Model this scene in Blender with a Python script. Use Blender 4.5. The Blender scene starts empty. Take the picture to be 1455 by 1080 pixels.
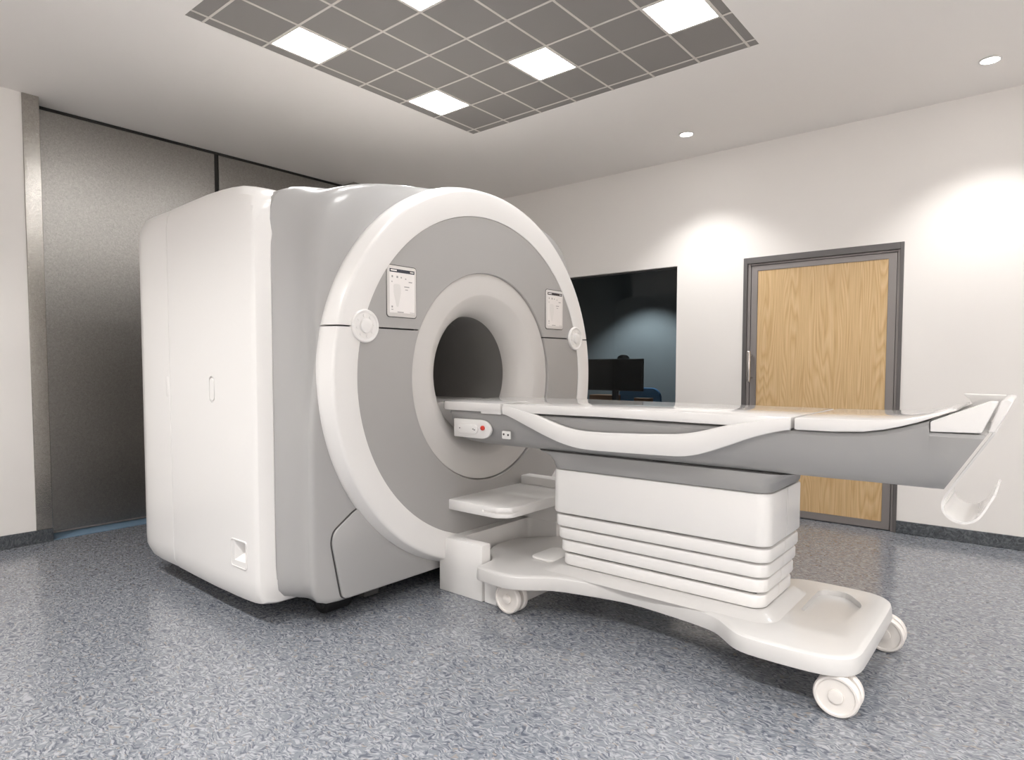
import bpy, bmesh, math, random
from mathutils import Vector, Matrix
SC = bpy.context.scene
COL = SC.collection
R = math.radians

# ------------------------------------------------------------------ materials
def lin(c):
    c = c / 255.0
    return c / 12.92 if c <= 0.04045 else ((c + 0.055) / 1.055) ** 2.4
def rgb(r, g, b): return (lin(r), lin(g), lin(b), 1.0)

def mat(name, col, rough=0.5, metal=0.0, coat=0.0, bump=0.0, bscale=200.0, spec=0.5, var=0.0, vscale=3.0):
    m = bpy.data.materials.new(name); m.use_nodes = True
    nt = m.node_tree; p = nt.nodes['Principled BSDF']
    p.inputs['Base Color'].default_value = col
    p.inputs['Roughness'].default_value = rough
    p.inputs['Metallic'].default_value = metal
    p.inputs['Coat Weight'].default_value = coat
    p.inputs['Coat Roughness'].default_value = 0.08
    p.inputs['Specular IOR Level'].default_value = spec
    tc = nt.nodes.new('ShaderNodeTexCoord')
    if bump > 0:
        n = nt.nodes.new('ShaderNodeTexNoise'); n.inputs['Scale'].default_value = bscale
        n.inputs['Detail'].default_value = 4
        b = nt.nodes.new('ShaderNodeBump'); b.inputs['Strength'].default_value = bump
        b.inputs['Distance'].default_value = 0.002
        nt.links.new(tc.outputs['Object'], n.inputs['Vector'])
        nt.links.new(n.outputs['Fac'], b.inputs['Height'])
        nt.links.new(b.outputs['Normal'], p.inputs['Normal'])
    if var > 0:
        n2 = nt.nodes.new('ShaderNodeTexNoise'); n2.inputs['Scale'].default_value = vscale
        n2.inputs['Detail'].default_value = 3
        mx = nt.nodes.new('ShaderNodeMix'); mx.data_type = 'RGBA'
        mx.inputs['A'].default_value = tuple(c * (1 - var) for c in col[:3]) + (1,)
        mx.inputs['B'].default_value = tuple(min(1, c * (1 + var)) for c in col[:3]) + (1,)
        nt.links.new(tc.outputs['Object'], n2.inputs['Vector'])
        nt.links.new(n2.outputs['Fac'], mx.inputs['Factor'])
        nt.links.new(mx.outputs['Result'], p.inputs['Base Color'])
    return m

def emit(name, col, strength):
    m = bpy.data.materials.new(name); m.use_nodes = True
    p = m.node_tree.nodes['Principled BSDF']
    p.inputs['Base Color'].default_value = (0.8, 0.8, 0.8, 1)
    p.inputs['Emission Color'].default_value = col
    p.inputs['Emission Strength'].default_value = strength
    return m

def floor_mat(name, dark, mid, light, rough, tan, scale=1.0):
    m = bpy.data.materials.new(name); m.use_nodes = True
    nt = m.node_tree; L = nt.links.new; N = nt.nodes.new
    p = nt.nodes['Principled BSDF']
    tc = N('ShaderNodeTexCoord')
    # domain warp so the chips curl
    wn = N('ShaderNodeTexNoise'); wn.inputs['Scale'].default_value = 14 * scale; wn.inputs['Detail'].default_value = 1
    L(tc.outputs['Object'], wn.inputs['Vector'])
    sub = N('ShaderNodeVectorMath'); sub.operation = 'SUBTRACT'; sub.inputs[1].default_value = (.5, .5, .5)
    L(wn.outputs['Color'], sub.inputs[0])
    scl = N('ShaderNodeVectorMath'); scl.operation = 'SCALE'; scl.inputs['Scale'].default_value = 0.09 / scale
    L(sub.outputs[0], scl.inputs[0])
    add = N('ShaderNodeVectorMath'); add.operation = 'ADD'
    L(tc.outputs['Object'], add.inputs[0]); L(scl.outputs[0], add.inputs[1])
    def chips(sx, sy, rot, seed, lo, hi):
        mp = N('ShaderNodeMapping'); mp.inputs['Scale'].default_value = (sx * scale, sy * scale, sx * scale)
        mp.inputs['Rotation'].default_value = (0, 0, R(rot)); mp.inputs['Location'].default_value = (seed, seed * 1.7, 0)
        L(add.outputs[0], mp.inputs['Vector'])
        n = N('ShaderNodeTexNoise'); n.inputs['Scale'].default_value = 1; n.inputs['Detail'].default_value = 2
        L(mp.outputs[0], n.inputs['Vector'])
        r = N('ShaderNodeMapRange'); r.inputs['From Min'].default_value = lo; r.inputs['From Max'].default_value = hi
        L(n.outputs['Fac'], r.inputs['Value'])
        return r.outputs['Result']
    base = N('ShaderNodeMix'); base.data_type = 'RGBA'
    base.inputs['A'].default_value = mid; base.inputs['B'].default_value = light
    L(chips(38, 92, 12, 0, .47, .60), base.inputs['Factor'])
    m2 = N('ShaderNodeMix'); m2.data_type = 'RGBA'; m2.inputs['B'].default_value = dark
    L(base.outputs['Result'], m2.inputs['A']); L(chips(36, 88, 40, 5.3, .53, .63), m2.inputs['Factor'])
    m3 = N('ShaderNodeMix'); m3.data_type = 'RGBA'; m3.inputs['B'].default_value = tan
    L(m2.outputs['Result'], m3.inputs['A']); L(chips(30, 60, -25, 9.1, .63, .70), m3.inputs['Factor'])
    L(m3.outputs['Result'], p.inputs['Base Color'])
    rn = N('ShaderNodeMapRange'); rn.inputs['To Min'].default_value = rough - .05; rn.inputs['To Max'].default_value = rough + .06
    L(chips(36, 88, 40, 5.3, .4, .65), rn.inputs['Value']); L(rn.outputs['Result'], p.inputs['Roughness'])
    b = N('ShaderNodeBump'); b.inputs['Strength'].default_value = .12; b.inputs['Distance'].default_value = .001
    L(chips(38, 92, 12, 0, .3, .7), b.inputs['Height']); L(b.outputs['Normal'], p.inputs['Normal'])
    p.inputs['Specular IOR Level'].default_value = .8
    return m

def wood_mat(name):
    m = bpy.data.materials.new(name); m.use_nodes = True
    nt = m.node_tree; L = nt.links.new; N = nt.nodes.new
    p = nt.nodes['Principled BSDF']; p.inputs['Roughness'].default_value = .45
    tc = N('ShaderNodeTexCoord')
    mp = N('ShaderNodeMapping'); mp.inputs['Scale'].default_value = (1, 1, .085); mp.inputs['Location'].default_value = (3.1, 0, .4)
    L(tc.outputs['Object'], mp.inputs['Vector'])
    n = N('ShaderNodeTexNoise'); n.inputs['Scale'].default_value = 5.5; n.inputs['Detail'].default_value = 1.6
    L(mp.outputs[0], n.inputs['Vector'])
    mul = N('ShaderNodeMath'); mul.operation = 'MULTIPLY'; mul.inputs[1].default_value = 30; L(n.outputs['Fac'], mul.inputs[0])
    fr = N('ShaderNodeMath'); fr.operation = 'FRACT'; L(mul.outputs[0], fr.inputs[0])
    cr = N('ShaderNodeValToRGB')
    e = cr.color_ramp.elements
    e[0].position = 0; e[0].color = rgb(212, 179, 132)
    e[1].position = 1; e[1].color = rgb(212, 179, 132)
    for pos, c in ((.2, rgb(219, 189, 144)), (.55, rgb(214, 183, 136)), (.84, rgb(203, 168, 120))):
        q = e.new(pos); q.color = c
    L(fr.outputs[0], cr.inputs['Fac'])
    mp2 = N('ShaderNodeMapping'); mp2.inputs['Scale'].default_value = (150, 150, 3)
    L(tc.outputs['Object'], mp2.inputs['Vector'])
    n2 = N('ShaderNodeTexNoise'); n2.inputs['Scale'].default_value = 1; n2.inputs['Detail'].default_value = 3
    L(mp2.outputs[0], n2.inputs['Vector'])
    mx = N('ShaderNodeMix'); mx.data_type = 'RGBA'; mx.blend_type = 'MULTIPLY'; mx.inputs['Factor'].default_value = .55
    r2 = N('ShaderNodeValToRGB'); r2.color_ramp.elements[0].position = .35; r2.color_ramp.elements[0].color = (.72, .66, .58, 1)
    r2.color_ramp.elements[1].position = .6; r2.color_ramp.elements[1].color = (1, 1, 1, 1)
    L(n2.outputs['Fac'], r2.inputs['Fac'])
    L(cr.outputs['Color'], mx.inputs['A']); L(r2.outputs['Color'], mx.inputs['B'])
    L(mx.outputs['Result'], p.inputs['Base Color'])
    return m

def steel_mat(name, col, rough, bump):
    m = bpy.data.materials.new(name); m.use_nodes = True
    nt = m.node_tree; L = nt.links.new; N = nt.nodes.new
    p = nt.nodes['Principled BSDF']; p.inputs['Metallic'].default_value = 1.0
    tc = N('ShaderNodeTexCoord')
    n = N('ShaderNodeTexNoise'); n.inputs['Scale'].default_value = 75; n.inputs['Detail'].default_value = 2
    n.inputs['Distortion'].default_value = 1.2
    L(tc.outputs['Object'], n.inputs['Vector'])
    cr = N('ShaderNodeMapRange'); cr.inputs['From Min'].default_value = .3; cr.inputs['From Max'].default_value = .7
    L(n.outputs['Fac'], cr.inputs['Value'])
    mx = N('ShaderNodeMix'); mx.data_type = 'RGBA'
    mx.inputs['A'].default_value = tuple(c * .86 for c in col[:3]) + (1,)
    mx.inputs['B'].default_value = tuple(min(1, c * 1.12) for c in col[:3]) + (1,)
    L(cr.outputs[0], mx.inputs['Factor']); L(mx.outputs['Result'], p.inputs['Base Color'])
    p.inputs['Roughness'].default_value = rough
    b = N('ShaderNodeBump'); b.inputs['Strength'].default_value = bump; b.inputs['Distance'].default_value = .002
    L(n.outputs['Fac'], b.inputs['Height']); L(b.outputs['Normal'], p.inputs['Normal'])
    return m

def glass_mat(name, tint):
    m = bpy.data.materials.new(name); m.use_nodes = True
    nt = m.node_tree; L = nt.links.new; N = nt.nodes.new
    nt.nodes.remove(nt.nodes['Principled BSDF'])
    out = nt.nodes['Material Output']
    t = N('ShaderNodeBsdfTransparent'); t.inputs['Color'].default_value = tint
    g = N('ShaderNodeBsdfGlossy'); g.inputs['Roughness'].default_value = .02
    fz = N('ShaderNodeFresnel'); fz.inputs['IOR'].default_value = 1.35
    mx = N('ShaderNodeMixShader')
    L(fz.outputs[0], mx.inputs[0]); L(t.outputs[0], mx.inputs[1]); L(g.outputs[0], mx.inputs[2])
    L(mx.outputs[0], out.inputs['Surface'])
    return m

M = dict(
    wall=mat('wall_paint', rgb(238, 234, 230), .75, bump=.05, bscale=120),
    ceil=mat('ceiling_paint', rgb(240, 236, 232), .85),
    tile=mat('ceiling_tile', rgb(140, 136, 133), .75, bump=.05, bscale=300),
    tbar=mat('tile_grid', rgb(212, 206, 200), .6),
    white=mat('white_plastic', rgb(230, 228, 226), .28, coat=.25),
    whites=mat('white_satin_plastic', rgb(229, 227, 225), .38),
    table_white=mat('table_gloss_white', rgb(227, 225, 223), .10, coat=.5),
    silver=mat('silver_paint', rgb(167, 166, 165), .33, coat=.3),
    face=mat('gray_face', rgb(165, 163, 161), .42),
    flare=mat('light_gray_flare', rgb(201, 198, 195), .40),
    bore=mat('bore_liner', rgb(122, 120, 118), .5),
    borend=mat('bore_end', rgb(16, 16, 16), .7),
    beam=mat('beam_gray', rgb(154, 153, 152), .34, coat=.15),
    base=mat('base_plastic', rgb(202, 200, 198), .30, coat=.15),
    wheel=mat('wheel_plastic', rgb(220, 215, 210), .45),
    black=mat('black_rubber', rgb(22, 22, 23), .55),
    blackm=mat('black_metal', rgb(40, 40, 41), .5),
    dark=mat('dark_gap', rgb(38, 36, 34), .8),
    dgray=mat('dark_gray', rgb(70, 69, 68), .6),
    scr=mat('screen_light', rgb(232, 228, 226), .2, coat=.4),
    scrbar=mat('screen_header', rgb(38, 42, 56), .25, coat=.4),
    scrink=mat('screen_ink', rgb(150, 148, 148), .4),
    scrsil=mat('screen_silhouette', rgb(212, 209, 206), .3),
    bezel=mat('display_bezel', rgb(206, 202, 199), .35),
    red=mat('red_button', rgb(205, 62, 48), .35),
    steel=steel_mat('brushed_steel', rgb(160, 157, 153), .34, .45),
    steelp=steel_mat('post_steel', rgb(178, 174, 168), .24, .3),
    doorframe=mat('door_frame_metal', rgb(104, 101, 100), .42, metal=.35),
    doorleaf=mat('door_leaf_metal', rgb(142, 136, 134), .4, metal=.3),
    wood=wood_mat('door_wood'),
    chrome=mat('handle_metal', rgb(205, 200, 196), .22, metal=1),
    floor=floor_mat('vinyl_floor', rgb(82, 87, 97), rgb(114, 118, 125), rgb(149, 151, 155), .16, rgb(134, 127, 122), 1.25),
    skirt=floor_mat('vinyl_skirting', rgb(46, 50, 56), rgb(66, 71, 76), rgb(94, 98, 102), .4, rgb(60, 62, 64), 1.1),
    sill=mat('threshold_strip', rgb(120, 148, 172), .3),
    cwall=mat('control_wall', rgb(124, 132, 135), .8),
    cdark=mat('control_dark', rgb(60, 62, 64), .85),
    glass=glass_mat('window_glass', (.80, .83, .84, 1)),
    screenoff=mat('screen_off', rgb(6, 6, 7), .5, spec=.2),
    blue=mat('blue_fabric', rgb(70, 128, 178), .75),
    brown=mat('brown_card', rgb(128, 92, 62), .7),
    desk=mat('desk_top', rgb(120, 112, 104), .5),
    led=emit('lamp_panel', (1, .99, .98, 1), 22.0),
    spot=emit('downlight_glow', (1, .985, .96, 1), 30.0),
)

# ------------------------------------------------------------------ helpers
def link(name, me, m, parent=None, sharp=38):
    o = bpy.data.objects.new(name, me); COL.objects.link(o)
    if m is not None:
        for q in (m if isinstance(m, (list, tuple)) else [m]): me.materials.append(M[q])
    if len(me.polygons):
        me.polygons.foreach_set('use_smooth', [True] * len(me.polygons))
        me.set_sharp_from_angle(angle=R(sharp))
    if parent is not None: o.parent = parent; o.matrix_parent_inverse = parent.matrix_world.inverted()
    return o
def obj(name, bm, m, parent=None, sharp=38):
    bmesh.ops.recalc_face_normals(bm, faces=bm.faces[:])
    me = bpy.data.meshes.new(name); bm.to_mesh(me); bm.free()
    return link(name, me, m, parent, sharp)
def tag(o, label, cat, group=None):
    o['label'] = label; o['category'] = cat
    if group: o['group'] = group
    return o
def struct(o): o['kind'] = 'structure'; return o
def thing(name, label, cat, loc, group=None):
    o = bpy.data.objects.new(name, None); COL.objects.link(o); o.location = loc
    o.empty_display_size = .1
    bpy.context.view_layer.update()
    return tag(o, label, cat, group)

def merge(dst, src):
    me = bpy.data.meshes.new('t'); src.to_mesh(me); src.free(); dst.from_mesh(me); bpy.data.meshes.remove(me); return dst
def box(x0, x1, y0, y1, z0, z1, r=0.0, seg=3, into=None):
    bm = bmesh.new(); bmesh.ops.create_cube(bm, size=1)
    for v in bm.verts:
        v.co = Vector(((x0 + x1) / 2 + v.co.x * (x1 - x0), (y0 + y1) / 2 + v.co.y * (y1 - y0), (z0 + z1) / 2 + v.co.z * (z1 - z0)))
    if r > 0: bmesh.ops.bevel(bm, geom=bm.edges[:], offset=r, segments=seg, affect='EDGES', profile=.5)
    return merge(into, bm) if into is not None else bm
def prism(poly, a, b, axis='y', r=0.0, seg=2, into=None):
    """poly of 2D points extruded along axis from a to b"""
    def P(u, v, w):
        return {'y': (u, w, v), 'x': (w, u, v), 'z': (u, v, w)}[axis]
    bm = bmesh.new()
    A = [bm.verts.new(P(u, v, a)) for u, v in poly]; B = [bm.verts.new(P(u, v, b)) for u, v in poly]
    n = len(poly)
    bm.faces.new(A); bm.faces.new(B[::-1])
    for i in range(n): bm.faces.new((A[i], A[(i + 1) % n], B[(i + 1) % n], B[i]))
    bmesh.ops.recalc_face_normals(bm, faces=bm.faces[:])
    if r > 0:
        ed = [e for e in bm.edges if abs(e.calc_face_angle(0)) > R(25)]
        bmesh.ops.bevel(bm, geom=ed, offset=r, segments=seg, affect='EDGES', profile=.5)
    return merge(into, bm) if into is not None else bm
def loft(secs, cap0=True, cap1=True, closed=True, into=None):
    bm = bmesh.new() if into is None else into
    rows = [[bm.verts.new(p) for p in s] for s in secs]
    n = len(secs[0])
    for a, b in zip(rows[:-1], rows[1:]):
        for i in range(n if closed else n - 1):
            j = (i + 1) % n
            bm.faces.new((a[i], a[j], b[j], b[i]))
    if cap0: bm.faces.new(rows[0][::-1])
    if cap1: bm.faces.new(rows[-1])
    return bm
def ring_loft(secs, into=None):
    """closed in both directions"""
    return loft(secs + [secs[0]], False, False) if into is None else None
def cyl(c, axis, rad, a, b, n=32, bev=0.0, into=None):
    """cylinder with centre c in the plane across axis, from a to b along axis"""
    def P(u, v, w): return {'x': (w, c[0] + u, c[1] + v), 'y': (c[0] + u, w, c[1] + v), 'z': (c[0] + u, c[1] + v, w)}[axis]
    prof = [(rad, a), (rad, b)] if bev <= 0 else [(rad - bev, a), (rad - bev * .3, a + bev * .3), (rad, a + bev), (rad, b - bev), (rad - bev * .3, b - bev * .3), (rad - bev, b)]
    secs = [[P(rr * math.cos(2 * math.pi * i / n), rr * math.sin(2 * math.pi * i / n), w) for i in range(n)] for rr, w in prof]
    bm = loft(secs)
    return merge(into, bm) if into is not None else bm
def rrect(x0, x1, y0, y1, r, n=6):
    pts = []
    for cx, cy, a0 in ((x1 - r, y1 - r, 0), (x0 + r, y1 - r, 90), (x0 + r, y0 + r, 180), (x1 - r, y0 + r, 270)):
        for k in range(n + 1):
            a = R(a0 + 90 * k / n); pts.append((cx + r * math.cos(a), cy + r * math.sin(a)))
    return pts
def boolean(bmA, cutters, op='DIFFERENCE'):
    meA = bpy.data.meshes.new('a'); bmesh.ops.recalc_face_normals(bmA, faces=bmA.faces[:]); bmA.to_mesh(meA); bmA.free()
    A = bpy.data.objects.new('a', meA); COL.objects.link(A); tmp = []
    for c in cutters:
        bmesh.ops.recalc_face_normals(c, faces=c.faces[:])
        me = bpy.data.meshes.new('c'); c.to_mesh(me); c.free()
        B = bpy.data.objects.new('c', me); COL.objects.link(B); tmp.append(B)
        md = A.modifiers.new('b', 'BOOLEAN'); md.object = B; md.operation = op; md.solver = 'EXACT'
    dg = bpy.context.evaluated_depsgraph_get()
    me2 = bpy.data.meshes.new_from_object(A.evaluated_get(dg))
    for B in tmp: bpy.data.objects.remove(B)
    bpy.data.objects.remove(A)
    bm = bmesh.new(); bm.from_mesh(me2); bpy.data.meshes.remove(me2)
    return bm
# ------------------------------------------------------------------ the room
XL, YW, HC = -5.365, 5.607, 3.124          # door wall, window wall, ceiling height
XR, YB = 2.3, -.75                          # the two walls behind the camera
T = .15
struct(obj('floor', box(-5.75, XR + T, YB - T, YW + T, -.12, 0), 'floor'))
c = box(-5.75, XR + T, YB - T, YW + T, HC, HC + .12)
c = boolean(c, [box(-3.535, -1.293, 1.617, 3.914, HC - .05, HC + .03)])
struct(obj('ceiling', c, 'ceil'))
# window and door wall
DX0, DX1, DZ = -1.945, -.775, 2.173
WX0, WX1, WZ0, WZ1 = -4.02, -2.548, .88, 2.171
w = box(-5.75, WX0, YW, YW + T, 0, HC)
box(WX0, WX1, YW, YW + T, 0, WZ0, into=w); box(WX0, WX1, YW, YW + T, WZ1, HC, into=w)
box(WX1, DX0, YW, YW + T, 0, HC, into=w); box(DX0, DX1, YW, YW + T, DZ, HC, into=w)
box(DX1, XR + T, YW, YW + T, 0, HC, into=w)
struct(obj('wall_right', w, 'wall'))
PY0, PY1 = 1.43, 4.12
w = box(XL - .38, XL, YB - T, PY0 - .10, 0, HC)
box(XL - .38, XL, PY1 + .12, YW, 0, HC, into=w)
box(XL - .38, XL - .24, PY0 - .10, PY1 + .12, 0, HC, into=w)
struct(obj('wall_left', w, 'wall'))
struct(obj('wall_back', box(XL, XR + T, YB - T, YB, 0, HC), 'wall'))
struct(obj('wall_far', box(XR, XR + T, YB, YW, 0, HC), 'wall'))
# skirting
def skirting(name, pts):
    bm = bmesh.new()
    for (x0, x1, y0, y1) in pts: box(x0, x1, y0, y1, 0, .094, .003, 1, into=bm)
    struct(obj(name, bm, 'skirt'))
skirting('baseboard_right', [(XL, DX0, YW - .012, YW), (DX1, XR, YW - .012, YW)])
skirting('baseboard_left', [(XL, XL + .012, YB, PY0 - .1), (XL, XL + .012, PY1 + .12, YW)])
skirting('baseboard_back', [(XL, XR, YB, YB + .012)])
skirting('baseboard_far', [(XR - .012, XR, YB, YW)])

# tiled dark ceiling field
gx = [-3.46, -3.16, -2.857, -2.553, -2.254, -1.953, -1.650, -1.349]
gy = [1.713, 2.068, 2.410, 2.770, 3.130, 3.475, 3.840]
PX0, PX1, PYA, PYB = -3.535, -1.293, 1.617, 3.914
field = struct(obj('trim_1', box(PX0 + .001, PX1 - .001, PYA + .001, PYB - .001, HC + .0015, HC + .03), 'tile'))
cells = [(0, 1), (0, 4), (3, 4), (6, 4), (3, 1), (6, 1)]
g = bmesh.new(); hw = .0065
for x in gx: box(x - hw, x + hw, PYA, PYB, HC - .001, HC + .0014, into=g)
for y in gy:
    xs = [PX0] + gx + [PX1]
    for a, b in zip(xs[:-1], xs[1:]):
        box(a + (hw if a != PX0 else 0), b - (hw if b != PX1 else 0), y - hw, y + hw, HC - .001, HC + .0014, into=g)
obj('grid', g, 'tbar', field)
clabels = ['square light panel nearest the metal door wall, at the left edge of the dark tiles',
           'square light panel right above the scanner, nearest the far tip of the dark tiles',
           'square light panel in the middle of the dark tiles, above the round bore',
           'square light panel at the right end of the dark ceiling tiles, nearest the downlights',
           'square light panel cut off by the top edge of the photo',
           'square light panel in the dark tiles, out of view above the photo']
for (i, j), lb in zip(cells, clabels):
    x0, x1, y0, y1 = gx[i] + hw, gx[i + 1] - hw, gy[j] + hw, gy[j + 1] - hw
    t = thing('ceiling_light', lb, 'ceiling light', ((x0 + x1) / 2, (y0 + y1) / 2, HC), 'square light panels in the dark ceiling tiles')
    fr = box(x0, x1, y0, y1, HC - .0025, HC + .0012)
    fr = boolean(fr, [box(x0 + .006, x1 - .006, y0 + .006, y1 - .006, HC - .02, HC + .05)])
    obj('frame', fr, 'tbar', t)
    obj('diffuser', box(x0 + .006, x1 - .006, y0 + .006, y1 - .006, HC - .0018, HC + .001), 'led', t)

def downlight(x, y, label, power, angle=108, blend=.7, soft=.03):
    t = thing('downlight', label, 'ceiling light', (x, y, HC), 'round downlights in the white ceiling')
    n = 40
    prof = [(.058, HC - .0005), (.060, HC - .006), (.050, HC - .008), (.045, HC - .004), (.045, HC - .0005)]
    secs = [[(x + r * math.cos(2 * math.pi * k / n), y + r * math.sin(2 * math.pi * k / n), z) for k in range(n)] for r, z in prof]
    obj('trim_ring', loft(secs + [secs[0]], False, False), 'whites', t)
    obj('lens', cyl((x, y), 'z', .0448, HC - .0055, HC - .001, 40), 'spot', t)
    ld = bpy.data.lights.new('downlight_beam', 'SPOT'); ld.energy = power; ld.spot_size = R(angle); ld.spot_blend = blend
    ld.shadow_soft_size = soft; ld.color = (1, .99, .98)
    lo = bpy.data.objects.new('lamp', ld); COL.objects.link(lo); lo.location = (0, 0, -.045); lo.parent = t
downlight(-.277, 5.02, 'round white downlight in the ceiling, near the right edge of the photo', 52)
downlight(-2.22, 5.02, 'round white downlight in the ceiling between the scanner and the wooden door', 52)
downlight(1.66, 5.02, 'round downlight out of view beyond the right edge, near the window wall', 110)
downlight(1.66, 2.7, 'round downlight out of view beyond the right edge, level with the patient table', 170, 130, .9, .12)
for x, lb in ((-4.2, 'round downlight out of view near the metal door wall'), (-2.64, 'round downlight out of view behind the camera, on its left'),
              (-.277, 'round downlight out of view straight above the camera'), (1.66, 'round downlight out of view behind the camera, on its right')):
    downlight(x, .15, lb, {-4.2: 115, -2.64: 168, -.277: 320, 1.66: 600}[x], 120, .9, .12)

# wooden door in the window wall
d = thing('door_1', 'hinged door with oak panel in a gray metal frame', 'door', ((DX0 + DX1) / 2, YW, 0)); struct(d)
for k in ('label', 'category'): del d[k]
bm = box(DX0, DX0 + .032, YW - .008, YW + .10, 0, DZ, .002, 1)
box(DX1 - .024, DX1, YW - .008, YW + .10, 0, DZ, .002, 1, into=bm)
box(DX0 + .032, DX1 - .024, YW - .008, YW + .10, DZ - .05, DZ, .002, 1, into=bm)
obj('frame', bm, 'doorframe', d)
bm = box(DX0 + .032, DX0 + .058, YW + .008, YW + .10, 0, DZ - .05, .002, 1)
box(DX1 - .042, DX1 - .024, YW + .008, YW + .10, 0, DZ - .05, .002, 1, into=bm)
box(DX0 + .058, DX1 - .042, YW + .016, YW + .10, DZ - .066, DZ - .05, .002, 1, into=bm)
obj('stop', bm, 'doorleaf', d)
lx0, lx1, lz0, lz1 = DX0 + .061, DX1 - .045, .006, DZ - .069
wx0, wx1, wz0, wz1 = -1.833, -.874, .062, 2.062
leaf = box(lx0, lx1, YW + .014, YW + .06, lz0, lz1, .003, 1)
leaf = boolean(leaf, [box(wx0, wx1, YW - .05, YW + .022, wz0, wz1)])
lo = obj('door_leaf', leaf, 'doorleaf', d)
obj('wood_panel', box(wx0 + .003, wx1 - .003, YW + .0195, YW + .0225, wz0 + .003, wz1 - .003), 'wood', lo)
hb = box(-1.890, -1.860, YW - .062, YW - .036, 1.115, 1.385, .009, 3)
cyl((-1.866, 1.155), 'y', .008, YW - .040, YW + .015, 16, into=hb); cyl((-1.866, 1.345), 'y', .008, YW - .040, YW + .015, 16, into=hb)
obj('handle', hb, 'chrome', lo)

# sliding metal door in the left wall
d = bpy.data.objects.new('door_2', None); COL.objects.link(d); d.location = (XL - .19, (PY0 + PY1) / 2, 0); struct(d); bpy.context.view_layer.update()
for (a, b) in ((PY0 - .10, PY0), (PY1, PY1 + .12)):
    j = obj('jamb', box(XL - .24, XL + .012, a, b, .094, HC - .001, .003, 1), 'steelp', d)
    obj('jamb_skirting', box(XL - .24, XL + .014, a, b, 0, .0938), 'skirt', j)
XD = XL - .165
obj('door_leaf', box(XD - .05, XD, PY0 + .002, 2.760, .03, HC - .026, .003, 1), 'steel', d)
obj('door_leaf', box(XD - .05, XD, 2.797, PY1 - .002, .03, HC - .026, .003, 1), 'steel', d)
sd = box(XD - .045, XD - .014, 2.760, 2.797, .03, HC - .026); box(XD - .045, XD - .006, PY0 + .002, PY1 - .002, HC - .026, HC - .002, into=sd)
obj('seam_channel', sd, 'dark', d)
obj('threshold', box(XD - .05, XL - .01, PY0 + .002, PY1 - .002, .0005, .006), 'sill', d)

# window to the control room
wn = bpy.data.objects.new('window_1', None); COL.objects.link(wn); wn.location = ((WX0 + WX1) / 2, YW, WZ0); struct(wn); bpy.context.view_layer.update()
fr = box(WX0, WX1, YW + .045, YW + .10, WZ0, WZ1)
fr = boolean(fr, [box(WX0 + .012, WX1 - .012, YW, YW + T, WZ0 + .012, WZ1 - .012)])
obj('window_frame', fr, 'dgray', wn)
obj('glass', box(WX0 + .011, WX1 - .011, YW + .068, YW + .074, WZ0 + .011, WZ1 - .011), 'glass', wn)

# ---- control room behind the glass
CY0, CY1, CX0, CX1, CH = YW + T, 8.0, -6.6, -2.05, 2.62
struct(obj('floor_control', box(CX0 - .1, CX1 + .1, CY0, CY1 + .1, -.12, 0), 'cdark'))
struct(obj('ceiling_control', box(CX0 - .1, CX1 + .1, CY0, CY1 + .1, CH, CH + .1), 'cdark'))
struct(obj('wall_control_back', box(CX0 - .1, CX1 + .1, CY1, CY1 + .1, 0, CH), 'cwall'))
struct(obj('wall_control_left', box(CX0 - .1, CX0, CY0, CY1, 0, CH), 'cwall'))
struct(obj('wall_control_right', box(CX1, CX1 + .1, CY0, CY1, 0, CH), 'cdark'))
ld = bpy.data.lights.new('control_downlight', 'SPOT'); ld.energy = 110; ld.spot_size = R(104); ld.spot_blend = .5; ld.shadow_soft_size = .03
ld.color = (.94, .98, 1)
lo = bpy.data.objects.new('control_downlight', ld); COL.objects.link(lo); lo.location = (-4.02, 7.32, CH - .03)
lo.parent = bpy.data.objects['ceiling_control']

desk = thing('desk', 'control room desk behind the window, under the black monitor', 'desk', (-3.9, 6.3, 0))
obj('desk_top', box(-5.3, -2.6, 5.80, 6.65, .72, .75, .004, 1), 'desk', desk)
for x in (-5.2, -3.95, -2.72): obj('leg', box(x, x + .05, 5.86, 6.6, 0, .72), 'dgray', desk)
mo = thing('monitor', 'black computer monitor with a blank screen behind the window', 'monitor', (-3.53, 6.2, .75))
MX0, MX1, MZ0, MZ1, MYY = -3.865, -3.19, .987, 1.335, 6.2
obj('casing', box(MX0, MX1, MYY, MYY + .035, MZ0, MZ1, .006, 2), 'black', mo)
obj('screen', box(MX0 + .012, MX1 - .012, MYY - .002, MYY + .001, MZ0 + .016, MZ1 - .012), 'screenoff', mo)
obj('stand', box(-3.578, -3.508, MYY + .036, MYY + .07, .765, 1.15, .006, 2), 'black', mo)
obj('foot', box(-3.66, -3.42, MYY - .06, MYY + .16, .7505, .765, .004, 2), 'black', mo)
wc = thing('webcam', 'small dark domed webcam on top of the monitor', 'webcam', (-3.42, 6.215, MZ1))
bm = bmesh.new()
secs = []
for k in range(9):
    a = R(90 * k / 8); rr = max(.002, math.cos(a))
    secs.append([(-3.43 + .072 * rr * math.cos(2 * math.pi * i / 28), 6.217 + .03 * rr * math.sin(2 * math.pi * i / 28), MZ1 + .001 + .045 * math.sin(a)) for i in range(28)])
obj('body', loft(secs), 'blackm', wc)
obj('lens', cyl((-3.43, MZ1 + .018), 'y', .009, 6.18, 6.192, 16), 'black', wc)
ch = thing('office_chair', 'blue office chair back half hidden behind the monitor and scanner table', 'chair', (-3.45, 6.95, 0))
pts = [(x, z) for x, z in rrect(-3.90, -3.345, .66, 1.0, .12)]
obj('backrest', prism(pts, 6.95, 7.0, 'y', .015, 2), 'blue', ch)
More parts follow.
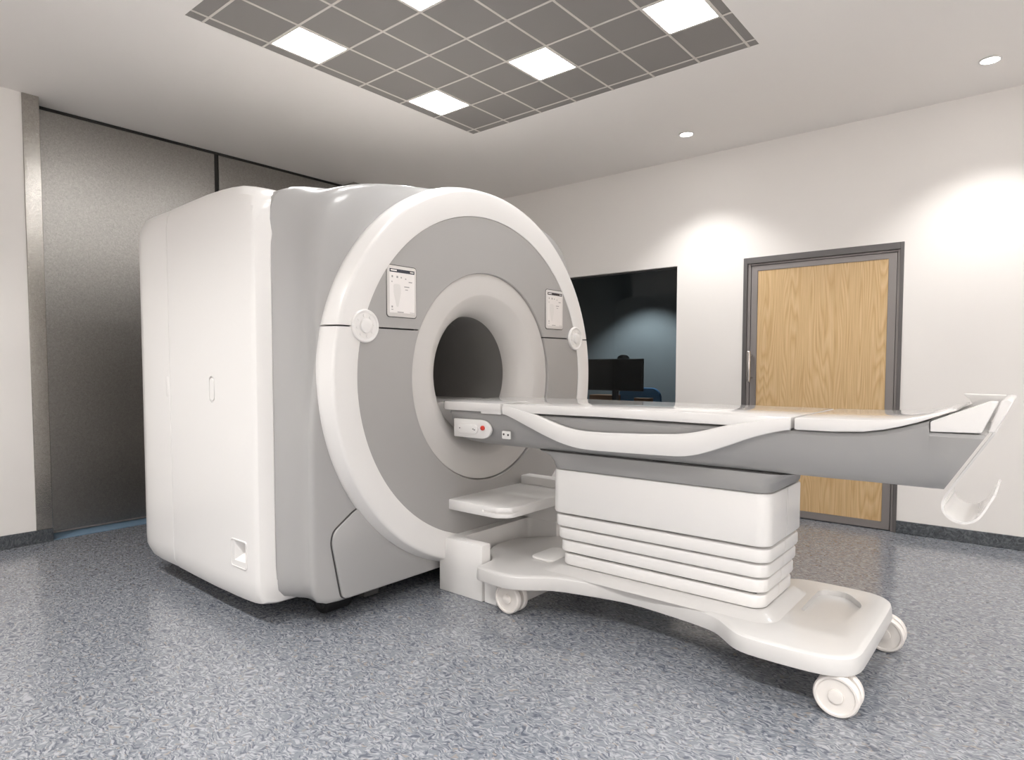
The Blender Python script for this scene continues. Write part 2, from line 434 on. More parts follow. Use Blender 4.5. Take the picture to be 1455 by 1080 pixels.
obj('seat', box(-3.85, -3.38, 7.02, 7.5, .43, .50, .03, 3), 'blue', ch)
obj('back_bracket', box(-3.64, -3.58, 7.001, 7.03, .40, .80, .004, 1), 'black', ch)
obj('column', cyl((-3.61, 7.26), 'z', .03, .09, .43, 20), 'black', ch)
for k in range(5):
    a = R(72 * k + 10); b = box(.02, .30, -.02, .02, .055, .09, .006, 1)
    bmesh.ops.transform(b, matrix=Matrix.Translation((-3.61, 7.26, 0)) @ Matrix.Rotation(a, 4, 'Z'), verts=b.verts[:])
    l = obj('leg', b, 'black', ch)
    w_ = cyl((0.0, .0275), 'y', .0275, -.02, .02, 16)
    bmesh.ops.transform(w_, matrix=Matrix.Translation((-3.61, 7.26, 0)) @ Matrix.Rotation(a, 4, 'Z') @ Matrix.Translation((.285, 0, 0)), verts=w_.verts[:])
    obj('caster', w_, 'black', l)
tag(obj('storage_box', box(-3.97, -3.67, 6.40, 6.60, .751, .925, .004, 1), 'brown'), 'brown box on the desk left of the monitor stand', 'box')
tag(obj('storage_box', box(-3.395, -3.21, 6.40, 6.5, .751, .905, .004, 1), 'brown'), 'low brown box on the desk right of the monitor stand', 'box')

# ------------------------------------------------------------------ the scanner
YC, ZC = 2.888, 1.19
NS = 192
def sect(x, a, zt, zb, n_up, n_lo, zc=None, arch=0.0, a_lo=None):
    """super-elliptic section across the bore axis"""
    zc = ZC if zc is None else zc
    out = []
    for i in range(NS):
        ph = 2 * math.pi * i / NS
        cc, ss = math.cos(ph), math.sin(ph)
        b = (zt - zc) if ss >= 0 else (zc - zb)
        t = min(1, max(0, (.25 - ss) / .55)); t = t * t * (3 - 2 * t)
        n = n_up * (1 - t) + n_lo * t
        aa = a if a_lo is None else a * (1 - t) + a_lo * t
        if cc > 0: aa = min(aa, 1.13)
        r = (abs(cc / aa) ** n + abs(ss / b) ** n) ** (-1 / n)
        lift = arch * max(0.0, 1 - (r * cc / a) ** 2) * max(0.0, min(1.0, r * ss / b))
        out.append((x, YC + r * cc, zc + r * ss + lift))
    return out
def ell(x, ay, az, zc=ZC, n=NS): return [(x, YC + ay * math.cos(2 * math.pi * i / n), zc + az * math.sin(2 * math.pi * i / n)) for i in range(n)]
mri = thing('mri_scanner', 'large white and gray MRI scanner with a round bore and rounded white rear cover', 'medical scanner', (-3.2, YC, 0))

# rear white cover with its rounded rim
NR, NB = 26, 38
WT, WB, WA = 2.1551, 0.0901, 1.338
def wsec(x, d, dt=0.0): return sect(x, WA - d, WT - d - dt, WB + d, NR, NB, 1.115)
rear = [(-4.1823, .26), (-4.1803, .17), (-4.1707, .10), (-4.1484, .056), (-4.1098, .030), (-4.0421, .016), (-3.9163, .010), (-3.6891, .009)]
obj('rear_cover', loft([wsec(x, d) for x, d in rear] + [wsec(-3.6862, .013), wsec(-3.6862, .16)]), 'white', mri, 25)
mid = [(-3.6804, .16), (-3.6804, .012), (-3.6775, .008), (-3.4812, .004), (-3.2395, .0), (-3.0944, .0, .003), (-2.9977, .0, .012), (-2.9203, .001, .028), (-2.8527, .003, .052), (-2.8140, .006, .076), (-2.7908, .010, .096), (-2.7801, .018, .112),
       (-2.7763, .028, .118), (-2.7676, .080, .136), (-2.7656, .090, .140), (-2.7695, .097, .144), (-2.7850, .10, .148), (-2.7850, .22, .16)]
side = [wsec(*q) for q in mid] + [ell(-2.785, .37, .37), ell(-3.6804, .37, .37)]
side = loft(side + side[:1], False, False)
YS = YC - WA
def slot(x0, x1, z0, z1, depth, r): return prism(rrect(x0, x1, z0, z1, r), YS - .05, YS + depth, 'y')
# recessed grip: pyramid-shaped pocket
gp = bmesh.new()
A = [gp.verts.new((x, YS - .03, z)) for x, z in ((-3.0054, 0.2782), (-2.8759, 0.2782), (-2.8759, 0.4010), (-3.0054, 0.4010))]
B = [gp.verts.new((x, YS + .05, z)) for x, z in ((-2.9493, 0.3430), (-2.8778, 0.3430), (-2.8778, 0.3913), (-2.9493, 0.3913))]
gp.faces.new(A); gp.faces.new(B[::-1])
for i in range(4): gp.faces.new((A[i], A[(i + 1) % 4], B[(i + 1) % 4], B[i]))
side = boolean(side, [slot(-3.2085, -3.1544, 1.0682, 1.2016, .008, .02), gp])
sp = obj('side_cover', side, 'white', mri, 30)
obj('cover_latch', prism(rrect(-3.2027, -3.1602, 1.0779, 1.1920, .017), YS - .0015, YS + .007, 'y', .002, 1), 'white', sp)
obj('cover_latch', prism(rrect(-3.7404, -3.6920, 1.0779, 1.1968, .02), YC - WA + .009, YC - WA + .03, 'y', .003, 2), 'white', sp)
gf = boolean(prism(rrect(-3.0151, -2.8681, 0.2695, 0.4087, .014), YS - .003, YS + .004, 'y', .0015, 1), [prism(rrect(-3.0100, -2.8732, 0.2746, 0.4037, .010), YS - .1, YS + .1, 'y')])
obj('grip_frame', gf, 'white', sp)

# silver flared body between the cover and the ring
fl = []
K = 16
for k in range(K + 1):
    t = k / K
    x = -2.771 + t * .181
    u = t * t * (3 - 2 * t)
    e = 1 - (1 - t) ** 2.2
    w = math.sin(math.pi * t) ** 1.4
    a = 1.246 + (1.118 - 1.246) * e - .012 * w
    alo = 1.246 + (1.176 - 1.246) * e - .006 * w
    zt = 2.109 + (2.262 - 2.109) * u - .036 * w
    nu = 18 * (1 - t) ** 1.3 + 2.0 * (1 - (1 - t) ** 1.3)
    fl.append(sect(x, a, zt, .110 - .012 * t, nu, 24, 1.115 * (1 - u) + ZC * u, .09 * (1 - u), alo))
fl0 = [sect(-2.92, 1.15, 1.95, .25, 18, 16, 1.115, .09), sect(-2.92, 1.232, 2.094, .124, 18, 24, 1.115, .09, 1.232), sect(-2.906, 1.244, 2.107, .112, 18, 24, 1.115, .09, 1.244), sect(-2.88, 1.246, 2.109, .110, 18, 24, 1.115, .09, 1.246),
       sect(-2.805, 1.246, 2.109, .110, 18, 24, 1.115, .09, 1.246)]
fl1 = [sect(-2.582, 1.110, 2.254, .100, 2.0, 24, ZC, 0, 1.170), sect(-2.576, 1.10, 2.246, .108, 2.0, 24, ZC, 0, 1.160), sect(-2.573, 1.08, 2.236, .122, 2.0, 24, ZC, 0, 1.145), sect(-2.572, .95, 2.10, .30, 2, 3, ZC), sect(-2.572, .70, 1.89, .49, 2, 2, ZC)]
bd = loft([ell(-2.92, .36, .36)] + fl0 + fl + fl1, False, False)
# close it inside around the bore
obj('flared_body', bd, 'silver', mri, 50)

# lower corner panels beside the ring
def fillet(poly, r, n=4):
    out = []
    m = len(poly)
    for i in range(m):
        p0, p1, p2 = Vector(poly[i - 1]), Vector(poly[i]), Vector(poly[(i + 1) % m])
        d0, d1 = (p0 - p1), (p2 - p1)
        rr = min(r, d0.length * .45, d1.length * .45)
        a, b = p1 + d0.normalized() * rr, p1 + d1.normalized() * rr
        for k in range(n + 1):
            t = k / n; q = a * (1 - t) ** 2 + p1 * 2 * t * (1 - t) + b * t * t
            out.append((q.x, q.y))
    return out
for s in (-1, 1):
    poly = [(1.010, .112), (1.068, .40), (1.055, .452), (.93, .535), (.72, .60), (.33, .45), (.33, .112)]
    poly = fillet([(YC + s * u, v) for u, v in poly], .03)
    obj('corner_panel', prism(poly, -2.574, -2.556, 'x', .005, 2), 'silver', mri)
    gap = fillet([(YC + s * u, v) for u, v in [(1.0145, .108), (1.073, .40), (1.059, .4555), (.933, .5395), (.72, .605), (.33, .45), (.33, .110)]], .03)
    obj('panel_gap', prism(gap, -2.573, -2.567, 'x'), 'dgray', mri)

# white ring, in an upper and a lower half
prof = [(-2.600, 1.085, 1.05), (-2.600, 1.122, 1.085), (-2.588, 1.132, 1.095), (-2.560, 1.135, 1.098), (-2.545, 1.132, 1.095), (-2.495, 1.113, 1.076),
        (-2.488, 1.109, 1.072), (-2.484, 1.102, 1.065), (-2.482, 1.092, 1.055), (-2.482, .972, .930), (-2.484, .968, .926), (-2.53, .967, .925), (-2.53, 1.085, 1.05)]
ZS = 1.442
def halves(make, name, m, gap=.004, sharp=38):
    for sgn in (1, -1):
        bm = boolean(make(), [box(-3, -2, YC - 2, YC + 2, ZS + gap, ZS + 2) if sgn > 0 else box(-3, -2, YC - 2, YC + 2, ZS - 2, ZS - gap)], 'INTERSECT')
        obj(name, bm, m, mri, sharp)
halves(lambda: loft([ell(*p) for p in prof + prof[:1]], False, False), 'bezel_ring', 'white')
# gray front face around the bore
pf = [(-2.4875, .9665, .9245), (-2.4872, .962, .919), (-2.488, .80, .76), (-2.489, .612, .612), (-2.493, .608, .608), (-2.53, .608, .608), (-2.53, .9665, .9245)]
def face_secs(): return [ell(x, a, b, ZC - (0.003 if a < .63 else 0)) for x, a, b in pf + pf[:1]]
halves(lambda: loft(face_secs(), False, False), 'front_face', 'face')
obj('seam_backing', loft([ell(-2.535, .97, .93), ell(-2.535, .61, .61), ell(-2.551, .61, .61), ell(-2.551, .97, .93), ell(-2.535, .97, .93)], False, False), 'dark', mri)
# flared mouth and bore
ZB = 1.207
fp = [(-2.545, .625, .625, ZC), (-2.535, .607, .607, ZC), (-2.507, .6065, .6065, ZC), (-2.504, .603, .603, ZC), (-2.504, .54, .54, ZC),
      (-2.504, .478, .478, 1.196), (-2.506, .470, .470, 1.198), (-2.512, .455, .455, 1.199), (-2.532, .420, .420, 1.202), (-2.565, .383, .383, 1.205), (-2.60, .360, .360, ZB), (-2.65, .348, .348, ZB), (-2.665, .3465, .3465, ZB)]
obj('bore_mouth', loft([ell(x, a, b, z) for x, a, b, z in fp], False, False), 'flare', mri)
obj('bore_liner', loft([ell(-2.665, .346, .346, ZB), ell(-3.2, .3455, .3455, ZB), ell(-3.675, .3455, .3455, ZB)], False, True), 'bore', mri)
# bed track inside the bore, level with the table top
arc = [(YC + .3425 * math.cos(R(a)), ZB + .3425 * math.sin(R(a))) for a in range(-151, -28, 3)]
obj('bed_track', prism([(arc[0][0], 1.042)] + [p for p in arc if p[1] < 1.04] + [(arc[-1][0], 1.042)], -3.67, -2.665, 'x', .002, 1), 'flare', mri)

# display tablets
def display(yc, label):
    y0, y1, z0, z1 = yc - .0985, yc + .0985, 1.502, 1.759
    X = -2.4935
    dp = obj('display', prism(rrect(y0, y1, z0, z1, .016), X - .01, X + .010, 'x', .003, 2), 'bezel', mri)
    dp['label'] = label
    obj('display_gap', prism(rrect(y0 - .0035, y1 + .0035, z0 - .0035, z1 + .0035, .018), X - .006, X + .0068, 'x'), 'dgray', dp)
    s = obj('screen', prism(rrect(y0 + .014, y1 - .014, z0 + .02, z1 - .016, .003), X + .0098, X + .0108, 'x'), 'scr', dp)
    X += .0109
    obj('header_bar', box(X, X + .0004, y0 + .015, y1 - .015, z1 - .034, z1 - .017), 'scrbar', dp)
    obj('header_text', box(X + .0005, X + .0008, y1 - .045, y1 - .022, z1 - .028, z1 - .023), 'scr', dp)
    obj('header_text', box(X + .0005, X + .0008, y0 + .022, y0 + .062, z1 - .028, z1 - .022), 'scr', dp)
    obj('body_outline', prism(fillet([(y0 + .042, z0 + .165), (y0 + .085, z0 + .165), (y0 + .09, z0 + .125), (y0 + .072, z0 + .05), (y0 + .06, z0 + .05), (y0 + .04, z0 + .125)], .012), X, X + .0003, 'x'), 'scrsil', dp)
    for dy, dz, w, h in ((.028, .196, .009, .010), (.060, .195, .011, .011), (.088, .196, .008, .007), (.118, .192, .008, .006), (.142, .178, .024, .005), (.027, .172, .006, .006),
                         (.112, .152, .034, .005), (.118, .138, .018, .004), (.026, .045, .009, .009), (.025, .034, .012, .004), (.065, .0225, .042, .004), (.15, .0235, .03, .002)):
        obj('screen_icon', box(X, X + .0004, y0 + dy, y0 + dy + w, z0 + dz, z0 + dz + h), 'scrink', dp)
display(2.208, 'portrait display on the left of the bore')
display(3.562, 'portrait display on the right of the bore')
# round control dials on the seam
def dial(yc, zc):
    def circ(x, r, n=56): return [(x, yc + r * math.cos(2 * math.pi * i / n), zc + r * math.sin(2 * math.pi * i / n)) for i in range(n)]
    dl = obj('control_dial', loft([circ(-2.50, .080), circ(-2.4795, .0815), circ(-2.473, .0795), circ(-2.470, .075), circ(-2.4715, .067), circ(-2.4745, .064), circ(-2.4745, .01)]), 'white', mri)
    obj('dial_knob', loft([circ(-2.476, .035, 40), circ(-2.464, .034, 40), circ(-2.461, .030, 40), circ(-2.4605, .01, 40)]), 'white', dl)
    for k in range(8):
        a = R(45 * k + 10); obj('dial_button', cyl((yc + .050 * math.cos(a), zc + .050 * math.sin(a)), 'x', .0075, -2.476, -2.4725, 14, .001), 'white', dl)
dial(1.966, 1.446); dial(YC + (YC - 1.966), 1.446)
# underframe and feet
obj('underframe', box(-3.85, -2.66, YC - .78, YC + .78, .07, .16, .01, 1), 'black', mri)
for s in (-1, 1):
    for x in (-2.735, -3.75):
        yy = YC + s * (.94 if x > -3 else .62)
        ft = obj('foot_wheel', cyl((x, .072), 'y', .072, yy - .08, yy + .07, 36, .012), 'black', mri)
        hubm = cyl((x, .072), 'y', .045, yy - .084 if s < 0 else yy + .068, yy - .068 if s < 0 else yy + .074, 30)
        for k in range(5):
            a = R(72 * k); b_ = box(0, .04, yy - .088 if s < 0 else yy + .07, yy - .07 if s < 0 else yy + .078, -.005, .005)
            bmesh.ops.transform(b_, matrix=Matrix.Translation((x, 0, .072)) @ Matrix.Rotation(a, 4, 'Y'), verts=b_.verts[:]); merge(hubm, b_)
        obj('foot_hub', hubm, 'blackm', ft)
        obj('foot_bracket', box(x - .03, x + .06, yy + s * .0 - s * .20 - .05, yy - s * .20 + .05, .03, .15, .008, 2), 'dgray', mri)
# docking station in front of the ring
dk = box(-2.53, -2.212, 2.512, 3.264, 0, .302, .006, 2)
dk = boolean(dk, [prism(fillet([(-2.42, 2.58), (-2.42, 3.20), (-2.1, 3.20), (-2.1, 2.58)], .03), .142, .35, 'z')])
ds = obj('docking_base', dk, 'whites', mri)
obj('docking_step', prism([(-2.204, 2.52), (-2.115, 2.52), (-2.105, 2.60), (-2.04, 2.61), (-2.04, 3.165), (-2.105, 3.175), (-2.115, 3.256), (-2.204, 3.256)], 0, .135, 'z', .004, 1), 'whites', ds)
obj('docking_brace', prism([(-2.50, .304), (-2.21, .304), (-2.09, .385), (-2.09, .45), (-2.40, .45), (-2.50, .36)], 3.185, 3.26, 'y', .006, 2), 'whites', ds)
sh = bmesh.new()
shelf = prism(fillet([(-2.52, 2.547), (-2.145, 2.547), (-2.08, 2.60), (-2.08, 3.20), (-2.52, 3.20)], .03, 6), .452, .511, 'z', .008, 2)
shelf = boolean(shelf, [prism(fillet([(-2.24, 2.50), (-2.10, 2.50), (-2.04, 2.60), (-2.04, 2.68), (-2.078, 2.68), (-2.09, 2.612), (-2.15, 2.558), (-2.24, 2.552)], .01), .476, .487, 'z')])
so = obj('docking_shelf', shelf, 'whites', mri)
obj('shelf_back', prism([(-2.52, .46), (-2.08, .46), (-2.08, .53), (-2.16, .56), (-2.52, .56)], 3.205, 3.30, 'y', .006, 2), 'whites', so)

# ------------------------------------------------------------------ the patient table
tb = thing('patient_table', 'white and gray MRI patient table on a wheeled base docked to the scanner', 'patient table', (-1.3, YC, 0))
# base plate
near = [(-2.335, -.17), (-2.285, -.225), (-2.225, -.275), (-2.198, -.32), (-2.192, -.385), (-2.19, -.43), (-2.175, -.458), (-2.135, -.466), (-2.06, -.470), (-1.985, -.472), (-1.93, -.455), (-1.882, -.425), (-1.835, -.385), (-1.79, -.35), (-1.73, -.325), (-1.664, -.308),
        (-1.53, -.272), (-1.393, -.252), (-1.22, -.268), (-1.08, -.288), (-1.02, -.302), (-.975, -.32), (-.93, -.36), (-.887, -.402), (-.85, -.425), (-.80, -.436), (-.668, -.438), (-.56, -.430),
        (-.51, -.412), (-.472, -.38), (-.452, -.335), (-.446, -.27)]
outl = [(x, YC + y) for x, y in near] + [(x, YC - y) for x, y in reversed(near)]
# waist by the scanner end
outl = [(-2.372, YC + .10), (-2.38, YC), (-2.372, YC - .10)] + outl
def smooth_closed(p, it=2):
    for _ in range(it):
        q = []
        for i in range(len(p)):
            a, b = p[i], p[(i + 1) % len(p)]
            q += [(a[0] * .75 + b[0] * .25, a[1] * .75 + b[1] * .25), (a[0] * .25 + b[0] * .75, a[1] * .25 + b[1] * .75)]
        p = q
    return p
outl = smooth_closed(outl, 1)
def inset(p, d):
    n = len(p); out = []
    area = sum(p[i][0] * p[(i + 1) % n][1] - p[(i + 1) % n][0] * p[i][1] for i in range(n))
    s = 1 if area > 0 else -1
    for i in range(n):
        t = Vector((p[(i + 1) % n][0] - p[i - 1][0], p[(i + 1) % n][1] - p[i - 1][1])).normalized()
        out.append((p[i][0] - t.y * d * s, p[i][1] + t.x * d * s))
    return out
def lvl(d, z): return [(x, y, z) for x, y in inset(outl, d)]
pl = loft([lvl(.03, .152), lvl(.006, .150), lvl(-.001, .153), lvl(-.003, .162), lvl(-.001, .200), lvl(.003, .213), lvl(.012, .220), lvl(.024, .222)])
pk = prism(fillet([(-.735, 2.855), (-.56, 2.86), (-.54, 3.10), (-.63, 3.235), (-.735, 3.20)], .05, 6), .198, .3, 'z')
pl = boolean(pl, [pk])
bp = obj('base_plate', pl, 'base', tb, 30)
CX0_, CX1_, CYa, CYb = -1.862, -.80, 2.648, 3.128
def zrr(x0, x1, y0, y1, r, z): return [(x, y, z) for x, y in rrect(x0, x1, y0, y1, r, 6)]
CR = .055
obj('base_collar', loft([zrr(CX0_ - .09, CX1_ + .045, CYa - .05, CYb + .05, .10, .2185), zrr(CX0_ - .05, CX1_ + .022, CYa - .028, CYb + .028, .08, .226),
                         zrr(CX0_ - .015, CX1_ + .0, CYa - .008, CYb + .008, .065, .2395), zrr(CX0_ + .02, CX1_ - .02, CYa + .012, CYb - .012, .05, .249), zrr(CX0_ + .05, CX1_ - .03, CYa + .03, CYb - .03, .05, .250)]), 'base', bp, 60)
obj('foot_pad', prism(rrect(-2.055, -1.90, 2.72, 2.95, .04), .221, .236, 'z', .006, 2), 'whites', bp)
# casters
for wx, wy in ((-.511, 2.525), (-2.013, 2.515), (-.476, 3.245), (-2.013, 3.255)):
    cs = obj('caster', box(wx - .028, wx + .028, wy - .012, wy + .012, .06, .153, .004, 1), 'wheel', tb)
    for s in (-1, 1):
        y0 = wy + s * .028
        def cr(y, r, n=44): return [(wx + r * math.cos(2 * math.pi * i / n), y, .0765 + r * math.sin(2 * math.pi * i / n)) for i in range(n)]
        f_ = s * .016
        wl = obj('wheel', loft([cr(y0 - f_, .060), cr(y0 - f_, .071), cr(y0 - f_ * .6, .0765), cr(y0 + f_ * .6, .0765), cr(y0 + f_, .0715), cr(y0 + f_ * 1.0, .064), cr(y0 + f_ * .62, .060), cr(y0 + f_ * .55, .03)]), 'wheel', cs)
        obj('hub', loft([cr(y0 + f_ * .4, .025, 28), cr(y0 + f_ * 1.05, .0245, 28), cr(y0 + f_ * 1.15, .019, 28)]), 'wheel', cs)
# ribbed column
def slab_z(z0, z1, d, r=.010):
    x0, x1, y0, y1 = CX0_ + d, CX1_ - d * .6, CYa + d * .55, CYb - d * .55
    return loft([zrr(x0 + r, x1 - r, y0 + r, y1 - r, CR - r * .5, z0), zrr(x0 + r * .3, x1 - r * .3, y0 + r * .3, y1 - r * .3, CR, z0 + r * .3), zrr(x0, x1, y0, y1, CR, z0 + r),
                 zrr(x0, x1, y0, y1, CR, z1 - r), zrr(x0 + r * .3, x1 - r * .3, y0 + r * .3, y1 - r * .3, CR, z1 - r * .3), zrr(x0 + r, x1 - r, y0 + r, y1 - r, CR - r * .5, z1)])
def with_seam(bm, z0, z1):
    return boolean(bm, [box(CX1_ - .035, CX1_ + .02, YC - .003, YC + .003, z0 - .02, z1 + .02)])
obj('column_cover', with_seam(slab_z(.517, .735, -.002), .517, .735), 'white', tb, 30)
for k, (z0, z1) in enumerate(((.449, .506), (.385, .440), (.320, .376), (.252, .309))):
    obj('column_rib', with_seam(slab_z(z0, z1, .006 + .012 * k, .009), z0, z1), 'white', tb, 30)
obj('column_core', box(CX0_ + .08, CX1_ - .06, CYa + .05, CYb - .05, .248, .74), 'dgray', tb)
obj('column_neck', loft([zrr(CX0_ + .0, CX1_ - .005, CYa + .005, CYb - .005, .06, .738), zrr(CX0_ - .002, CX1_ + .0, CYa + .0, CYb - .0, .06, .745), zrr(CX0_ - .012, CX1_ + .004, CYa - .002, CYb + .002, .06, .775),
                         zrr(CX0_ - .04, CX1_ + .025, CYa - .002, CYb + .002, .07, .797), zrr(CX0_ - .085, CX1_ + .055, CYa + .0, CYb, .08, .810), zrr(CX0_ - .12, CX1_ + .08, CYa + .004, CYb - .004, .09, .8195), zrr(CX0_ - .10, CX1_ + .06, CYa + .03, CYb - .03, .09, .8235)]), 'beam', tb)
# beam under the table top
def beam_sec(x, zb, xs=None, zt=1.008, wf=1.0):
    """xs: function giving the x of a height (slanted ends)"""
    half = [(0, zb), (.16, zb), (.205, zb + .003), (.240, zb + .012), (.268, zb + .030), (.290, zb + .060), (.305, zb + .095), (.314, zb + .13), (.318, zt - .015), (.312, zt - .003), (.30, zt)]
    half = [(u * wf, min(v, zt)) for u, v in half]
    pts = [(u, v) for u, v in half] + [(-u, v) for u, v in reversed(half)][:-1]
    return [(x if xs is None else xs(v), YC + u, v) for u, v in pts]
bs = [beam_sec(-2.507, .905, wf=.955), beam_sec(-2.504, .878, wf=.972), beam_sec(-2.492, .852, wf=.985), beam_sec(-2.46, .836), beam_sec(-2.42, .826), beam_sec(-2.34, .821), beam_sec(-1.9, .820)]
bs += [beam_sec(-1.2, .821), beam_sec(-.65, .822, zt=1.010), beam_sec(-.56, .822, zt=1.011), beam_sec(-.461, .823, zt=1.017), beam_sec(-.40, .823, zt=1.028, wf=1.004), beam_sec(-.35, .823, zt=1.042, wf=1.007),
       beam_sec(-.30, .823, zt=1.059, wf=1.01), beam_sec(-.270, .823, zt=1.070, wf=1.012), beam_sec(-.268, .823, zt=1.033, wf=1.012)]
bs += [beam_sec(0, .824, lambda z: -.252 + (z - .822) * .35, 1.033, 1.014), beam_sec(0, .824, lambda z: -.236 + (z - .822) * .575, 1.033, 1.016)]
obj('beam', loft(bs), 'beam', tb, 30)
# table top sections
def top_slab(secs, name, edge=.008):
    """secs: x, half width, z bottom, z top"""
    out = []
    for x, hw_, zb, zt in secs:
        e = min(edge, (zt - zb) * .35)
        half = [(0, zb), (hw_ - e, zb), (hw_ - e * .3, zb + e * .3), (hw_, zb + e), (hw_, zt - e), (hw_ - e * .3, zt - e * .3), (hw_ - e, zt), (0, zt)]
        pts = half + [(-u, v) for u, v in reversed(half[1:-1])]
        out.append([(x, YC + u, v) for u, v in pts])
    return obj(name, loft(out), 'table_white', tb, 30)
HT = .338
s1 = top_slab([(-2.574, .290, 1.012, 1.0555), (-2.570, .296, 1.009, 1.058), (-2.535, .322, 1.009, 1.058), (-2.495, HT - .004, 1.009, 1.058), (-2.26, HT - .003, 1.009, 1.058), (-2.12, HT - .003, 1.009, 1.058)], 'head_section')
for s in (-1, 1):
    obj('edge_cap', box(-2.258, -2.118, YC + s * (HT - .012) - .008, YC + s * (HT - .012) + .012 * s + .008 if s > 0 else YC - HT + .020, 1.000, 1.056, .005, 2), 'table_white', s1)
top_slab([(-2.106, HT - .004, 1.016, 1.058), (-2.10, HT, 1.014, 1.060), (-1.5, HT, 1.018, 1.060), (-.71, HT, 1.014, 1.060), (-.702, HT - .004, 1.016, 1.058)], 'body_section')
top_slab([(-.688, HT - .004, 1.015, 1.058), (-.680, HT, 1.013, 1.060), (-.56, HT, 1.014, 1.061), (-.461, HT, 1.020, 1.063), (-.40, HT, 1.031, 1.066), (-.35, HT - .002, 1.045, 1.071), (-.30, HT - .008, 1.062, 1.081),
          (-.262, HT - .018, 1.078, 1.093), (-.225, HT - .035, 1.094, 1.105), (-.20, HT - .06, 1.103, 1.110)], 'foot_section')
# swooping side rails
import bisect
def interp(tab, x):
    xs = [t[0] for t in tab]; i = max(1, min(len(tab) - 1, bisect.bisect(xs, x)))
    (a, b), (c, d_) = tab[i - 1], tab[i]
    return b + (d_ - b) * (x - a) / (c - a)
TOPC = [(-2.104, 1.056), (-2.0, 1.039), (-1.866, 1.006), (-1.78, .978), (-1.70, .958), (-1.62, .949), (-1.5, .949), (-1.30, .957), (-1.15, .966), (-1.08, .977), (-1.03, .990), (-.95, 1.014), (-.86, 1.037), (-.80, 1.050), (-.757, 1.056), (-.704, 1.0575)]
BOTC = [(-2.104, 1.004), (-2.05, .989), (-1.953, .954), (-1.84, .913), (-1.74, .882), (-1.66, .866), (-1.58, .860), (-1.35, .864), (-1.134, .870), (-1.08, .879), (-1.03, .894), (-.93, .935), (-.85, .969), (-.78, .993), (-.704, 1.012)]
for s in (-1, 1):
    secs = []
    N_ = 80
    for k in range(N_ + 1):
        x = -2.104 + 1.40 * k / N_
        sm = lambda tab: sum(interp(tab, min(-.704, max(-2.104, x + dx))) for dx in (-.03, -.015, 0, .015, .03)) / 5
        zt, zb = sm(TOPC), sm(BOTC)
        e = .012
        yi, yo = .322, .3395 + .0125 * min(1, max(0, min(x + 2.104, -.704 - x) / .35)) ** .7
        q = [(yi, zb), (yo - e, zb), (yo - e * .3, zb + e * .3), (yo, zb + e), (yo, zt - e * 1.6), (yo - e * .3, zt - e * .6), (yo - e * 1.2, zt), (yi, zt)]
        secs.append([(x, YC + s * u, v) for u, v in q])
    obj('side_rail', loft(secs), 'table_white', tb, 30)
# control pad, socket plate
for s in (-1,):
    yf = YC - .3185
    pd = obj('control_pad', prism([(-2.455, .866)] + [(-2.255 + .05 * math.cos(R(a)) * 1.35, .9155 + .05 * math.sin(R(a))) for a in range(-90, 91, 12)] + [(-2.455, .9655)], yf - .014, yf + .002, 'y', .003, 2), 'whites', tb)
    gpd = obj('grip_pad', prism(rrect(-2.425, -2.275, .887, .940, .026), yf - .024, yf - .012, 'y', .004, 3), 'white', tb)
    for c_ in ((-2.304, .915), (-2.294, .911), (-2.402, .916)): obj('pad_mark', cyl(c_, 'y', .0035, yf - .0252, yf - .0238, 12), 'dgray', gpd)
    rb = obj('stop_button', cyl((-2.240, .924), 'y', .0125, yf - .026, yf - .012, 24, .003), 'red', pd); rb['label'] = 'red button'
    so_ = obj('socket_plate', prism(rrect(-2.118, -2.062, .875, .916, .006), yf - .006, yf + .003, 'y', .002, 2), 'whites', tb)
    for c_ in ((-2.105, .899), (-2.076, .897)): obj('socket', cyl(c_, 'y', .0055, yf - .0075, yf - .0055, 14), 'dgray', so_)
# end handle: two cheeks and a slanted end plate
eh = obj('end_handle', prism([(-.118, 1.035), (-.098, 1.035), (-.054, 1.139), (-.068, 1.145), (-.086, 1.139)], YC - .255, YC + .255, 'y', .003, 1), 'whites', tb)
for s in (-1, 1):
    yy = YC + s * .2925
    cp = [(-.266, 1.0335), (-.130, 1.0365), (-.090, 1.138), (-.110, 1.140), (-.266, 1.0675)] if s < 0 else [(-.266, 1.0345), (-.130, 1.0365), (-.086, 1.140), (-.222, 1.142), (-.20, 1.122), (-.19, 1.102), (-.266, 1.0675)]
    obj('cheek', prism(cp, yy - .035, yy + .035, 'y', .004, 2), 'whites', eh)
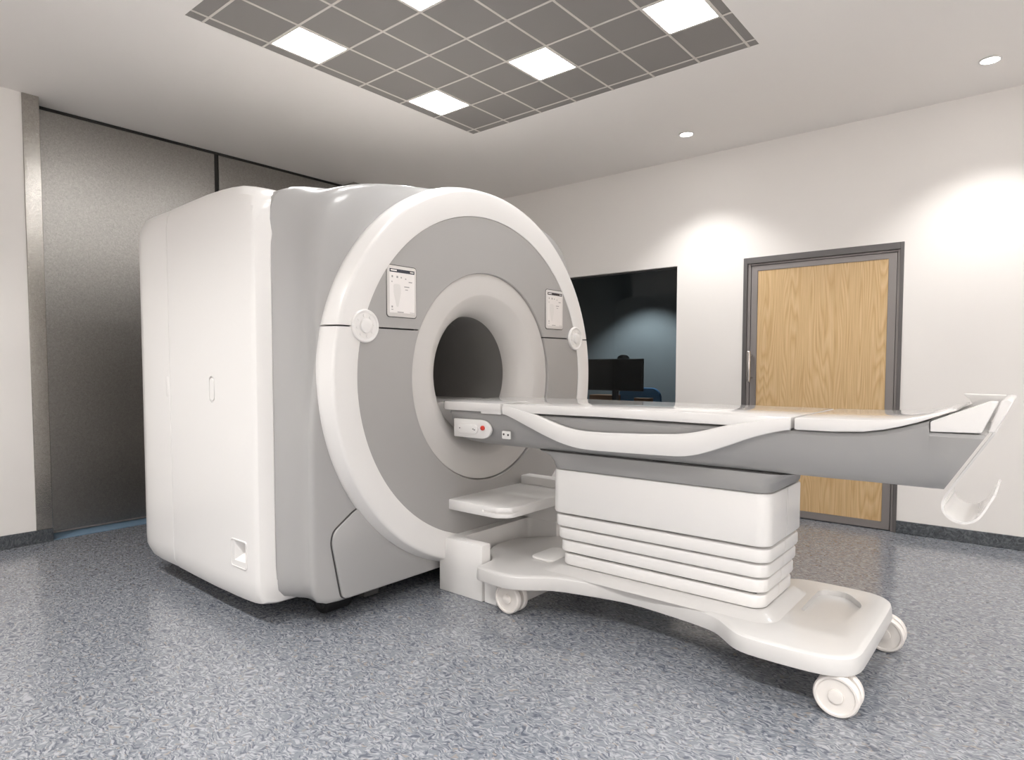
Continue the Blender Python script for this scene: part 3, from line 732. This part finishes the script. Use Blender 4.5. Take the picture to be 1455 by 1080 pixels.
# hooked tray hanging from the end
JP = [(-.100, 1.030), (-.140, .960), (-.190, .872), (-.228, .805), (-.238, .775), (-.234, .748), (-.216, .726), (-.188, .714), (-.158, .718), (-.134, .738), (-.118, .768), (-.104, .800), (-.094, .822)]
def smooth_open(p, it=2):
    for _ in range(it):
        q = [p[0]]
        for a, b in zip(p[:-1], p[1:]): q += [(a[0] * .75 + b[0] * .25, a[1] * .75 + b[1] * .25), (a[0] * .25 + b[0] * .75, a[1] * .25 + b[1] * .75)]
        p = q + [p[-1]]
    return p
JP = smooth_open(JP, 2)
th = .007
left, right = [], []
for i, p in enumerate(JP):
    a, b = JP[max(0, i - 1)], JP[min(len(JP) - 1, i + 1)]
    t = Vector((b[0] - a[0], b[1] - a[1])).normalized()
    left.append((p[0] - t.y * th / 2, p[1] + t.x * th / 2)); right.append((p[0] + t.y * th / 2, p[1] - t.x * th / 2))
ya, yb_ = YC - .20, YC + .19
secs = [[(l[0], ya, l[1]), (l[0], yb_, l[1]), (r_[0], yb_, r_[1]), (r_[0], ya, r_[1])] for l, r_ in zip(left, right)]
obj('hook_tray', loft(secs), 'table_white', tb, 30)

# ------------------------------------------------------------------ world, camera, view
wd = bpy.data.worlds.new('world'); SC.world = wd; wd.use_nodes = True
wd.node_tree.nodes['Background'].inputs['Color'].default_value = (.02, .02, .02, 1)
cam = bpy.data.cameras.new('camera'); co = bpy.data.objects.new('camera', cam); COL.objects.link(co)
cam.sensor_fit = 'HORIZONTAL'; cam.sensor_width = 36
cam.lens = 911.0 / 1455 * 36
cam.shift_x = (727.5 - 703) / 1455; cam.shift_y = (565 - 540) / 1455
cam.clip_start = .05
pitch = -math.atan(44 / 911); yaw = R(49.8)
Fh = Vector((-math.cos(yaw), math.sin(yaw), 0)); Rt = Vector((math.sin(yaw), math.cos(yaw), 0)); Zv = Vector((0, 0, 1))
Fw = Fh * math.cos(pitch) + Zv * math.sin(pitch); Up = Zv * math.cos(pitch) - Fh * math.sin(pitch)
mt = Matrix((Rt, Up, -Fw)).transposed().to_4x4(); mt.translation = (0, 0, 1.25)
co.matrix_world = mt
SC.camera = co
vs = SC.view_settings
vs.view_transform = 'Standard'; vs.look = 'None'; vs.gamma = 1; vs.use_curve_mapping = False; vs.exposure = 0.35
SC.cycles.max_bounces = 10; SC.cycles.diffuse_bounces = 6
